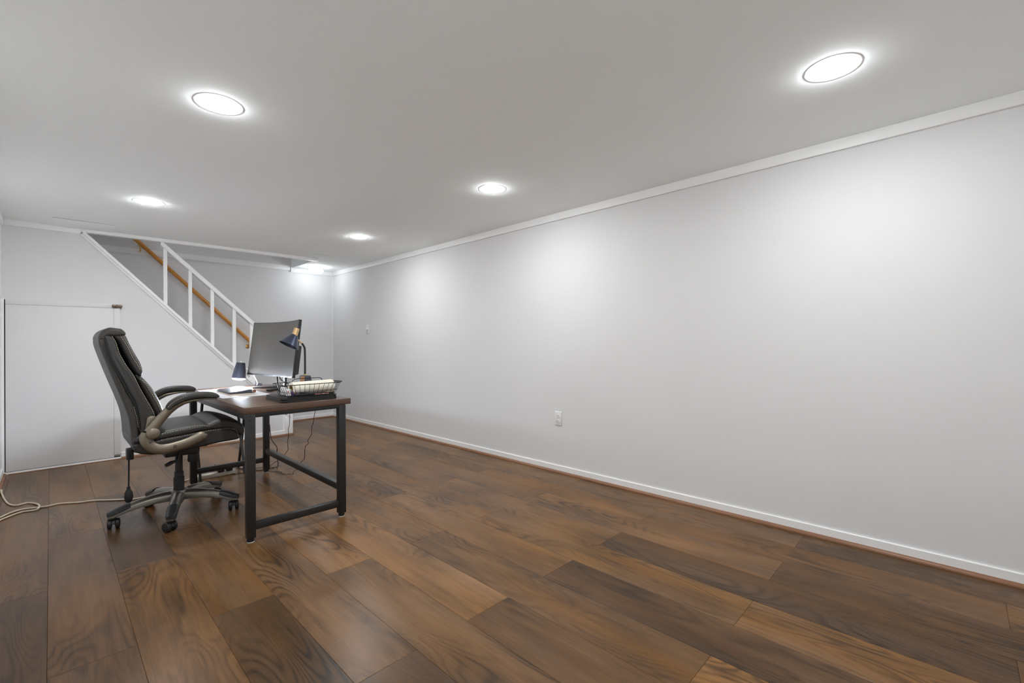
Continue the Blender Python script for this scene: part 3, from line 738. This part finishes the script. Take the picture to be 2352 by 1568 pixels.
tube('handle', [(1.262, 2.76, RZ), (1.285, 2.762, RZ+0.001), (1.288, 2.80, RZ+0.001), (1.285, 2.84, RZ+0.001), (1.262, 2.842, RZ)], 0.0022, 'wire', bk_, seg=6, smooth_n=4)
pr_ = thing('paper_towel_roll', 'cream paper towel roll lying in the wire basket', 'paper roll', (1.11, 2.825, FZ+0.004))
RR_ = 0.0385; ra_ = V((0.998, 2.815, FZ+0.0045+RR_)); rb_ = V((1.256, 2.850, FZ+0.0055+RR_))
axr = rb_-ra_
lathe('paper', [(0.021, 0.0), (RR_-0.001, 0.0), (RR_, 0.003), (RR_, axr.length-0.003), (RR_-0.001, axr.length), (0.021, axr.length), (0.021, 0)], ra_, 'paper_roll', pr_, axis=axr, seg=40)
lathe('core', [(0.0209, -0.001), (0.0209, axr.length+0.001), (0.0185, axr.length+0.001), (0.0185, -0.001), (0.0209, -0.001)], ra_, 'cardboard', pr_, axis=axr, seg=32)
bxt = thing('small_box', 'small white carton with a red dot in the basket corner', 'box', (0.978, 2.81, FZ+0.004))
box('carton', 0.966, 0.992, 2.795, 2.825, FZ+0.004, FZ+0.043, 'white_plastic', bxt, bev=0.001)
lathe('red_dot', [(0.004, 0), (0.004, 0.0004), (0, 0.0004)], (0.974, 2.795, FZ+0.028), 'red_ink', bxt, axis=(0, -1, 0), seg=12)
bxt = thing('small_box', 'purple carton with red print beside the white carton in the basket', 'box', (1.006, 2.80, FZ+0.004))
box('carton', 0.994, 1.024, 2.788, 2.806, FZ+0.004, FZ+0.030, 'purple_card', bxt, bev=0.001)
box('print', 1.006, 1.018, 2.7876, 2.788, FZ+0.015, FZ+0.021, 'red_ink', bxt)
tag(box('small_box', 0.968, 0.986, 2.858, 2.905, FZ+0.004, FZ+0.050, 'white_plastic', bev=0.001), 'small pale carton standing behind the others at the basket back', 'box')
tag(box('phone', 1.000, 1.110, 2.752, 2.784, FZ+0.004, FZ+0.014, 'black_plastic', bev=0.003), 'flat black case lying in the basket in front of the paper roll', 'phone case')
tag(tube('pen', [(1.03, 2.770, FZ+0.019), (1.155, 2.757, FZ+0.010)], 0.004, 'black_plastic', seg=8), 'black pen lying across the flat case in the basket', 'pen')
tag(box('card', 1.115, 1.200, 2.752, 2.772, FZ+0.004, FZ+0.0065, 'pink_card'), 'small pinkish card on the basket floor below the paper roll', 'card')
tag(tube('coin_tube', [(1.175, 2.760, FZ+0.012), (1.232, 2.757, FZ+0.012)], 0.005, 'bronze', seg=10), 'thin dark metal tube at the right end of the basket', 'tube')

# ------------------------------------------------------------------ cables and power strip
ps = thing('power_strip', 'ivory power strip on the floor behind the desk stretcher', 'power strip', (0.91, 4.20, 0))
a, b = V((0.795, 4.245, 0)), V((1.065, 4.205, 0))
a, b = onz(452, 1104, 0.0), onz(541, 1087, 0.0)
dv = (b-a).normalized(); nv = V((-dv.y, dv.x, 0))
bm = bmesh.new(); bm_box(bm, 0, (b-a).length, 0.0, 0.055, 0, 0.032, 0.006, 3)
bm.transform(Matrix(((dv.x, nv.x, 0, a.x), (dv.y, nv.y, 0, a.y), (0, 0, 1, 0), (0, 0, 0, 1))))
fin(bm, 'housing', 'ivory_plastic', ps, auto=40)
for k in range(6):
    c = a+dv*(0.05+k*0.040)+nv*0.0275
    bm = bmesh.new(); bm_box(bm, -0.012, 0.012, -0.010, 0.010, 0.0320, 0.0335)
    bm.transform(Matrix(((dv.x, nv.x, 0, c.x), (dv.y, nv.y, 0, c.y), (0, 0, 1, 0), (0, 0, 0, 1))))
    fin(bm, 'socket', 'white_plastic', ps)
c0 = a-dv*0.035+nv*0.0275
tube('strain_relief', [a+nv*0.0275+V((0, 0, 0.02))+dv*0.004, c0+V((0, 0, 0.016))], [0.013, 0.006], 'ivory_plastic', ps, seg=12)
for k, (f, label) in enumerate(((0.165, 'black power adapter plugged in, left of the two'), (0.225, 'black power adapter plugged in, right of the two, by the strip end'))):
    c = a+dv*f+nv*0.026
    bm = bmesh.new(); bm_box(bm, -0.021, 0.021, -0.040, 0.012, 0.0338, 0.066, 0.004, 2)
    bm.transform(Matrix(((dv.x, nv.x, 0, c.x), (dv.y, nv.y, 0, c.y), (0, 0, 1, 0), (0, 0, 0, 1))))
    tag(fin(bm, 'power_adapter', 'black_plastic', auto=40), label, 'adapter')
XC = 1.37
def c4(x, y): return (420+x/5.6, 860+y/5.6)
def hang(pix, X, zmin=0.0045):
    o = []
    for p in pix:
        q = onx(*c4(*p), X)
        if q.z < zmin: q = onz(*c4(*p), zmin)
        o.append(q)
    return o
A1 = hang([(1378, 470), (1375, 560), (1372, 640), (1357, 700), (1362, 790), (1345, 860), (1355, 965), (1310, 1025), (1240, 1090)], XC)
A2 = [onz(*c4(*p), 0.0045) for p in [(1130, 1165), (1030, 1190), (945, 1203), (800, 1225), (700, 1205)]]
tag(tube('black_cable', [V((1.318, 3.80, DT+0.004)), V((1.345, 3.86, 0.69))]+A1+A2, 0.0022, 'cord_black', seg=6), 'thin black cord hanging behind the desk, nearer the far leg', 'cable')
B1 = hang([(1708, 440), (1690, 530), (1675, 635), (1658, 655), (1657, 765), (1605, 850), (1617, 885), (1580, 915), (1568, 960), (1565, 1085), (1515, 1130), (1500, 1180), (1490, 1215), (1425, 1240), (1415, 1285), (1355, 1272), (1340, 1287), (1320, 1275), (1285, 1277), (1270, 1252), (1135, 1242), (1000, 1228), (900, 1240), (760, 1265), (620, 1278)], XC)
tag(tube('black_cable', [V((1.310, 3.20, DT+0.004)), V((1.355, 3.26, 0.70))]+B1, 0.0022, 'cord_black', seg=6), 'thin kinked black cord hanging behind the desk, nearer the front leg', 'cable')
C1 = hang([(1115, 640), (1130, 790), (1150, 850), (1200, 915), (1212, 950), (1210, 1000), (1218, 1080), (1225, 1150)], 1.30)
C2 = [onz(*c4(*p), 0.006) for p in [(1215, 1185), (1135, 1200), (1040, 1225), (945, 1230), (820, 1215), (690, 1200)]]
tag(tube('black_cable', C1+C2, 0.0035, 'cord_black', seg=8, smooth_n=4), 'thicker black cord bowing out beside the far right desk leg', 'cable')
tag(tube('cable_tie', [onz(491, 1078, 0.0045), onz(493.5, 1072, 0.02)+V((0, 0, 0.02)), onz(496.5, 1075, 0.0045)], 0.003, 'cord_black', seg=6), 'small black cable loop standing up behind the power strip', 'cable')

def fz(px, py, z=0.0055): return onz(px, py, z)
cord = [c0+V((0, 0, 0.016)), fz(425, 1104), fz(405, 1115), fz(380, 1127), fz(345, 1138), fz(310, 1145.5), fz(285, 1146.5), fz(250, 1148), fz(217, 1149), fz(180, 1153.5), fz(140, 1156), fz(110, 1162), fz(92, 1164.5),
        fz(60, 1168), fz(40, 1172), fz(20, 1179), fz(2, 1187.5), fz(-9, 1194), V((-0.253, 4.06, 0.0055)), V((-0.245, 4.02, 0.0055)), fz(-6, 1198.5), fz(4, 1192.5), fz(25, 1184), fz(50, 1175.5), fz(78, 1171.5), fz(87, 1168, 0.010), fz(90.5, 1162, 0.012), fz(87, 1158, 0.010), fz(78, 1155.5), fz(64, 1154.5), fz(50, 1157.5), fz(35, 1160.5), fz(21, 1157.5), fz(12, 1149), fz(5, 1136), fz(1, 1125), V((-0.253, 5.0, 0.0055)), V((-0.256, 4.90, 0.012)), V((-0.262, 4.84, 0.10)), V((-0.268, 4.82, 0.26))]
tag(tube('extension_cord', cord, 0.0052, 'cord_beige', seg=8, smooth_n=5, org=(0.2, 4.3, 0)), 'beige extension cord snaking across the floor from the left wall', 'cord')

# ------------------------------------------------------------------ office chair
CX, CYY = 0.565, 3.505
ch = thing('office_chair', 'black leather high-back office chair with champagne arms and five castors', 'chair', (CX, CYY, 0))
def k1(x, y): return (180+x/5.6, 720+y/5.6)
def k2(x, y): return (200+x/5.6, 960+y/5.6)
def xz(pix, k, Y):
    o = []
    for p in pix:
        q = ony(*k(*p), Y); o.append((q.x, q.z))
    return o
YN = CYY-0.25
piping_pts = [(340, 330), (370, 480), (420, 620), (500, 760), (580, 900), (640, 1020), (710, 1130), (750, 1260), (775, 1400)]
rear = xz([(225, 270), (196, 330), (198, 400), (240, 520), (330, 740), (400, 900), (470, 1060), (540, 1250), (565, 1400)], k1, CYY+0.17)
xr_ = rear[-1][0]
rear += [(xr_+0.001, 0.575), (xr_+0.003, 0.530), (xr_+0.008, 0.506), (xr_+0.022, 0.495)]
low = xz([(600, 385), (668, 370)], k2, YN)
pip = xz(piping_pts, k1, YN)
pipl = xz([(678, 300), (676, 224)], k2, YN)
def tap(z): return 1.0-0.10*max(0.0, (z-0.85)/0.3)**1.5
puff('back_shell', rear+low+pipl+pip[::-1], CYY, 0.248, 0.020, 'leather_rear', ch, n=4, taper=tap)
st_front = [(440, 292), (490, 370), (540, 520), (620, 660), (720, 800), (800, 960), (880, 1100), (950, 1220), (990, 1310)]
bc = pip+pipl[::-1]+xz([(720, 375), (790, 360), (800, 224)], k2, YN)+xz(st_front, k1, YN)[::-1]+xz([(340, 280)], k1, YN)
cu = puff('back_cushion', bc, CYY, 0.252, 0.018, 'leather', ch, n=4, taper=tap)
hp = puff('head_pillow', xz([(300, 268), (350, 222), (440, 188), (540, 212), (610, 285), (650, 370), (720, 500), (790, 620), (828, 720), (830, 775), (806, 808), (765, 795), (715, 750), (650, 640), (570, 480), (510, 370), (420, 292)], k1, YN+0.03), CYY, 0.222, 0.030, 'leather', ch, n=4, bulge=0.006)
puff('top_roll', xz([(196, 338), (202, 290), (240, 240), (310, 205)], k1, CYY+0.15)+xz([(440, 182), (530, 200), (590, 255), (560, 290), (440, 300), (345, 300), (335, 345), (300, 352)], k1, CYY-0.14), CYY, 0.232, 0.022, 'leather_rear', ch, n=4)
lp = puff('lumbar_pillow', xz([(735, 780), (790, 800), (850, 850), (910, 915), (965, 985), (1015, 1070), (1065, 1165), (1105, 1290), (1100, 1335), (1040, 1345), (980, 1290), (910, 1150), (840, 1020), (775, 890), (735, 815)], k1, YN+0.04), CYY, 0.212, 0.030, 'leather', ch, n=4, bulge=0.008)
def off(pts, k, Y, dy=-0.0025): return [ony(*k(*p), Y)+V((0, dy, 0)) for p in pts]
tube('piping', off(piping_pts+[(785, 1500)], k1, YN), 0.0035, 'black_rubber', ch, smooth_n=4, seg=6)
stitches('stitching', [off([(x-8, y) for x, y in st_front], k1, YN, 0.001), off([(715, 1200), (735, 1280), (755, 1360), (772, 1470)], k1, YN, 0.001)], 'thread', cu)
stitches('stitching', [off([(440, 225), (520, 262), (585, 350), (640, 440), (700, 560), (760, 660), (800, 730)], k1, YN+0.027, 0.0), off([(470, 218), (555, 268), (620, 360), (670, 450), (730, 560), (785, 660), (818, 735)], k1, YN+0.030, 0.001)], 'thread', hp)
stitches('stitching', [off([(790, 835), (850, 890), (920, 990), (985, 1100), (1040, 1200), (1080, 1300)], k1, YN+0.037, 0.0), off([(830, 855), (890, 915), (950, 1005), (1005, 1100), (1055, 1200), (1092, 1290)], k1, YN+0.040, 0.001)], 'thread', lp)
# seat
YS = CYY-0.255
sbase = puff('seat_base', xz([(595, 395), (640, 450), (720, 470), (850, 475), (1000, 457), (1200, 430), (1400, 388), (1700, 318), (1900, 282), (1965, 258), (1990, 215), (1945, 188), (1890, 148), (1780, 137), (1560, 149), (1250, 215), (950, 272), (620, 330)], k2, YS), CYY, 0.255, 0.015, 'leather', ch, n=3)
scush = puff('seat_cushion', xz([(620, 330), (950, 275), (1250, 218), (1560, 150), (1780, 138), (1890, 150), (1950, 190), (1995, 215), (2024, 150), (2005, 85), (1920, 35), (1790, 12), (1660, 35), (1570, 78), (1490, 84), (1250, 122), (950, 180), (700, 215), (610, 260)], k2, YS), CYY, 0.262, 0.018, 'leather', ch, n=3, bulge=0.010)
stitches('stitching', [off([(960, 205), (1200, 150), (1350, 118), (1490, 98), (1600, 108)], k2, YS-0.007, 0.001), off([(1600, 100), (1680, 68), (1800, 58), (1900, 72), (1970, 120), (1995, 190)], k2, YS-0.007, 0.001), off([(960, 222), (1200, 168), (1350, 135), (1480, 112)], k2, YS-0.007, 0.001)], 'thread', scush)
stitches('stitching', [off([(950, 280), (1250, 222), (1560, 160), (1780, 137), (1880, 140), (1930, 175), (1950, 250)], k2, YS-0.004, 0.000)], 'thread', sbase)
# arms, built for the near side and mirrored
def mir(pts, s):
    return [V((p.x, CYY+(p.y-CYY)*(-s), p.z)) for p in pts]      # s=-1 near side, s=+1 far side
for s in (-1, 1):
    YA_ = CYY-0.298
    pad_c = CYY+s*0.305
    puff('arm_pad', xz([(1122, 1205), (1180, 1122), (1300, 1052), (1430, 1016), (1600, 1003), (1730, 1010), (1792, 1042), (1780, 1074), (1600, 1083), (1450, 1098), (1330, 1137), (1230, 1190), (1165, 1233)], k1, YA_), pad_c, 0.032, 0.016, 'leather', ch, n=4, ny=3)
    pd = [o for o in ch.children if o.name.startswith('arm_pad')][-1]
    stitches('stitching', [mir(off([(1150, 1205), (1210, 1150), (1330, 1085), (1450, 1055), (1600, 1045), (1780, 1050)], k1, CYY-0.337, 0.001), s)], 'thread', pd)
    up_ = mir([ony(*k1(*p), YA_) for p in [(905, 1530), (985, 1440), (1075, 1330), (1160, 1245), (1260, 1178), (1360, 1138), (1480, 1110), (1620, 1092), (1775, 1086)]], s)
    tube('arm_support', up_, [0.026, 0.026, 0.025, 0.023, 0.019, 0.0135, 0.009, 0.0075, 0.006], 'champagne', ch, seg=14, ry=[0.013]*5+[0.016, 0.020, 0.024, 0.024], up=(-0.6, 0, 0.8))
    lo_ = mir([ony(*k2(*p), CYY-0.285) for p in [(770, 190), (752, 260), (785, 330), (850, 378), (940, 398), (1040, 388), (1150, 360), (1290, 315), (1410, 262), (1480, 228), (1540, 215)]], s)
    br = tube('arm_bracket', spline(lo_, 3), 0.0135, 'champagne', ch, seg=16, ry=[0.024, 0.027]+[0.029]*25+[0.028, 0.026, 0.022, 0.012], up=(0, 1, 0))
    for (px_, kk) in (((815, 302), k2), ((1130, 360), k2), ((1512, 243), k2)):
        c = mir([ony(*kk(*px_), CYY-0.298)], s)[0]
        lathe('rivet', [(0.0088, -0.006), (0.0088, 0.003), (0.0062, 0.006), (0, 0.0068)], c, 'pewter', br, axis=(0, s, 0), seg=14)
    hpoly = xz([(885, 1340), (930, 1315), (990, 1318), (1026, 1350), (1018, 1390), (965, 1450), (890, 1510), (862, 1480)], k1, CYY-0.27)
    y0_, y1_ = CYY+s*0.254, CYY+s*0.272
    hg = prism('hinge_plate', hpoly, 'y', min(y0_, y1_), max(y0_, y1_), 'champagne', ch, bev=0.004)
    c = mir([ony(*k1(952, 1393), CYY-0.272)], s)[0]
    lathe('rivet', [(0.0095, 0), (0.009, 0.003), (0.0065, 0.006), (0, 0.0068)], c, 'champagne', hg, axis=(0, s, 0), seg=14)
    c = mir([ony(*k2(848, 195), CYY-0.300)], s)[0]
    lathe('pivot_cover', [(0.020, -0.03), (0.0315, -0.002), (0.0325, 0.006), (0.029, 0.013), (0.018, 0.017), (0, 0.0185)], c, 'champagne', ch, axis=(0, s, 0), seg=28)
# mechanism
box('seat_plate', 0.43, 0.70, CYY-0.09, CYY+0.09, 0.418, 0.445, 'black_steel', ch, bev=0.004)
box('tilt_mechanism', 0.485, 0.655, CYY-0.065, CYY+0.065, 0.375, 0.420, 'black_plastic', ch, bev=0.008)
lathe('tension_knob', [(0, 0), (0.030, 0), (0.033, 0.010), (0.030, 0.050), (0.020, 0.060), (0, 0.060)], (0.640, CYY-0.01, 0.320), 'black_plastic', ch, seg=12)
tube('tilt_lever', [ony(*k2(1185, 440), CYY-0.10), ony(*k2(1150, 545), CYY-0.13), ony(*k2(1080, 575), CYY-0.15), ony(*k2(1010, 612), CYY-0.16)], [0.005, 0.007, 0.012, 0.010], 'black_plastic', ch, seg=10, smooth_n=0)
tube('back_support', [(0.50, CYY, 0.425), (0.38, CYY, 0.425), (0.345, CYY, 0.440), (0.335, CYY, 0.50)], 0.030, 'black_steel', ch, seg=8, ry=0.008, up=(0, 1, 0), smooth_n=4)
qb = ony(298, 1043, CYY-0.10)
box('support_bracket', qb.x-0.016, qb.x+0.016, CYY-0.13, CYY-0.07, qb.z-0.028, qb.z+0.034, 'black_plastic', ch, bev=0.004)
gl = lathe('gas_lift_cover', [(0, 0.095), (0.0285, 0.095), (0.0285, 0.236), (0.0245, 0.240), (0.0245, 0.268), (0.0205, 0.272), (0.0195, 0.366), (0, 0.366)], (CX, CYY, 0), 'black_plastic', ch, seg=28)
lathe('piston', [(0.013, 0.36), (0.013, 0.40), (0, 0.40)], (CX, CYY, 0), 'chrome', ch, seg=18)
# lumbar pump
yp = CYY-0.17
tp = tube('pump_tube', [ony(*k2(600, 400), yp), ony(*k2(560, 415), yp), ony(*k2(540, 455), yp), ony(*k2(537, 600), yp), ony(*k2(535, 890), yp)], 0.0042, 'black_rubber', ch, smooth_n=5)
bc_ = ony(*k2(535, 1085), yp); bt_ = ony(*k2(535, 880), yp); hh = bt_.z-bc_.z
lathe('pump_bulb', [(0, 0), (0.010, 0.002), (0.0175, hh*0.18), (0.0205, hh*0.40), (0.018, hh*0.62), (0.011, hh*0.80), (0.007, hh*0.88), (0.0085, hh*0.93), (0.0075, hh), (0, hh)], bc_, 'black_rubber', ch, seg=20, auto=70)
# star base
hub = lathe('base_hub', [(0.052, 0.098), (0.054, 0.132), (0.046, 0.154), (0.031, 0.158), (0.030, 0.098), (0.052, 0.098)], (CX, CYY, 0), 'pewter', ch, seg=28)
RS = 0.312
for k in range(5):
    th = math.radians(182+72*k)
    d = V((math.cos(th), math.sin(th), 0)); sd = V((-d.y, d.x, 0)); cc = V((CX, CYY, 0))
    bm = bmesh.new(); rings = []
    secs = [(0.030, 0.034, 0.098, 0.152), (0.075, 0.032, 0.100, 0.154), (0.13, 0.029, 0.101, 0.150), (0.19, 0.027, 0.097, 0.141), (0.25, 0.026, 0.086, 0.127), (0.29, 0.026, 0.075, 0.114), (0.318, 0.024, 0.068, 0.104), (0.338, 0.016, 0.066, 0.095)]
    for r, hw, z0, z1 in secs:
        c = cc+d*r
        prof = [(-hw, z0), (-hw*0.98, z0+(z1-z0)*0.55), (-hw*0.72, z0+(z1-z0)*0.82), (-hw*0.30, z1), (hw*0.30, z1), (hw*0.72, z0+(z1-z0)*0.82), (hw*0.98, z0+(z1-z0)*0.55), (hw, z0)]
        rings.append([bm.verts.new(c+sd*a_+V((0, 0, b_))) for a_, b_ in prof])
    for A, B in zip(rings, rings[1:]):
        for q in range(8): bm.faces.new((A[q], A[(q+1) % 8], B[(q+1) % 8], B[q]))
    bm.faces.new(rings[0]); bm.faces.new(rings[-1][::-1])
    sp = fin(bm, 'spoke', 'pewter', ch, auto=38)
    # black step pad over the end
    bm = bmesh.new(); rings = []
    for r, hw, z0, z1 in ((0.238, 0.0265, 0.110, 0.1335), (0.262, 0.0275, 0.100, 0.1275), (0.29, 0.0278, 0.090, 0.1185), (0.316, 0.0258, 0.082, 0.1085), (0.341, 0.0175, 0.077, 0.0985)):
        c = cc+d*r
        prof = [(-hw, z0), (-hw*0.99, z0+(z1-z0)*0.5), (-hw*0.74, z0+(z1-z0)*0.85), (-hw*0.3, z1), (hw*0.3, z1), (hw*0.74, z0+(z1-z0)*0.85), (hw*0.99, z0+(z1-z0)*0.5), (hw, z0)]
        rings.append([bm.verts.new(c+sd*a_+V((0, 0, b_))) for a_, b_ in prof])
    for A, B in zip(rings, rings[1:]):
        for q in range(8): bm.faces.new((A[q], A[(q+1) % 8], B[(q+1) % 8], B[q]))
    bm.faces.new(rings[0]); bm.faces.new(rings[-1][::-1])
    fin(bm, 'step_pad', 'black_plastic', sp, auto=38)
    # castor: swivelled differently for each spoke
    sw_ = math.radians((-8, 28, -14, 10, 40)[k]); ca = V((math.cos(sw_), math.sin(sw_), 0)); cf = V((-ca.y, ca.x, 0))   # ca: axle
    pc = cc+d*RS
    cst = lathe('castor', [(0, 0.050), (0.012, 0.050), (0.015, 0.062), (0.012, 0.068), (0.012, 0.076), (0, 0.076)], pc, 'black_plastic', ch, seg=14)
    wc = pc+cf*0.010+V((0, 0, 0.0292))
    for s in (-1, 1):
        lathe('wheel', [(0, 0), (0.022, 0), (0.0292, 0.003), (0.0292, 0.016), (0.0245, 0.0205), (0.013, 0.022), (0, 0.022)], wc+ca*(0.0075*s), 'black_plastic', cst, axis=ca*s, seg=24)
    bm = bmesh.new(); prof = []
    n = 9
    for s in (-0.0068, 0.0068):
        prof.append([bm.verts.new(wc+ca*s+cf*(0.0285*math.cos(math.radians(20+160*q/n)))+V((0, 0, 0.0285*math.sin(math.radians(20+160*q/n))))) for q in range(n+1)]+[bm.verts.new(wc+ca*s+V((0, 0, 0.002)))])
    bm.faces.new(prof[0]); bm.faces.new(prof[1][::-1])
    for q in range(n+2): bm.faces.new((prof[0][q], prof[0][(q+1) % (n+2)], prof[1][(q+1) % (n+2)], prof[1][q]))
    fin(bm, 'hood', 'black_plastic', cst, auto=40)
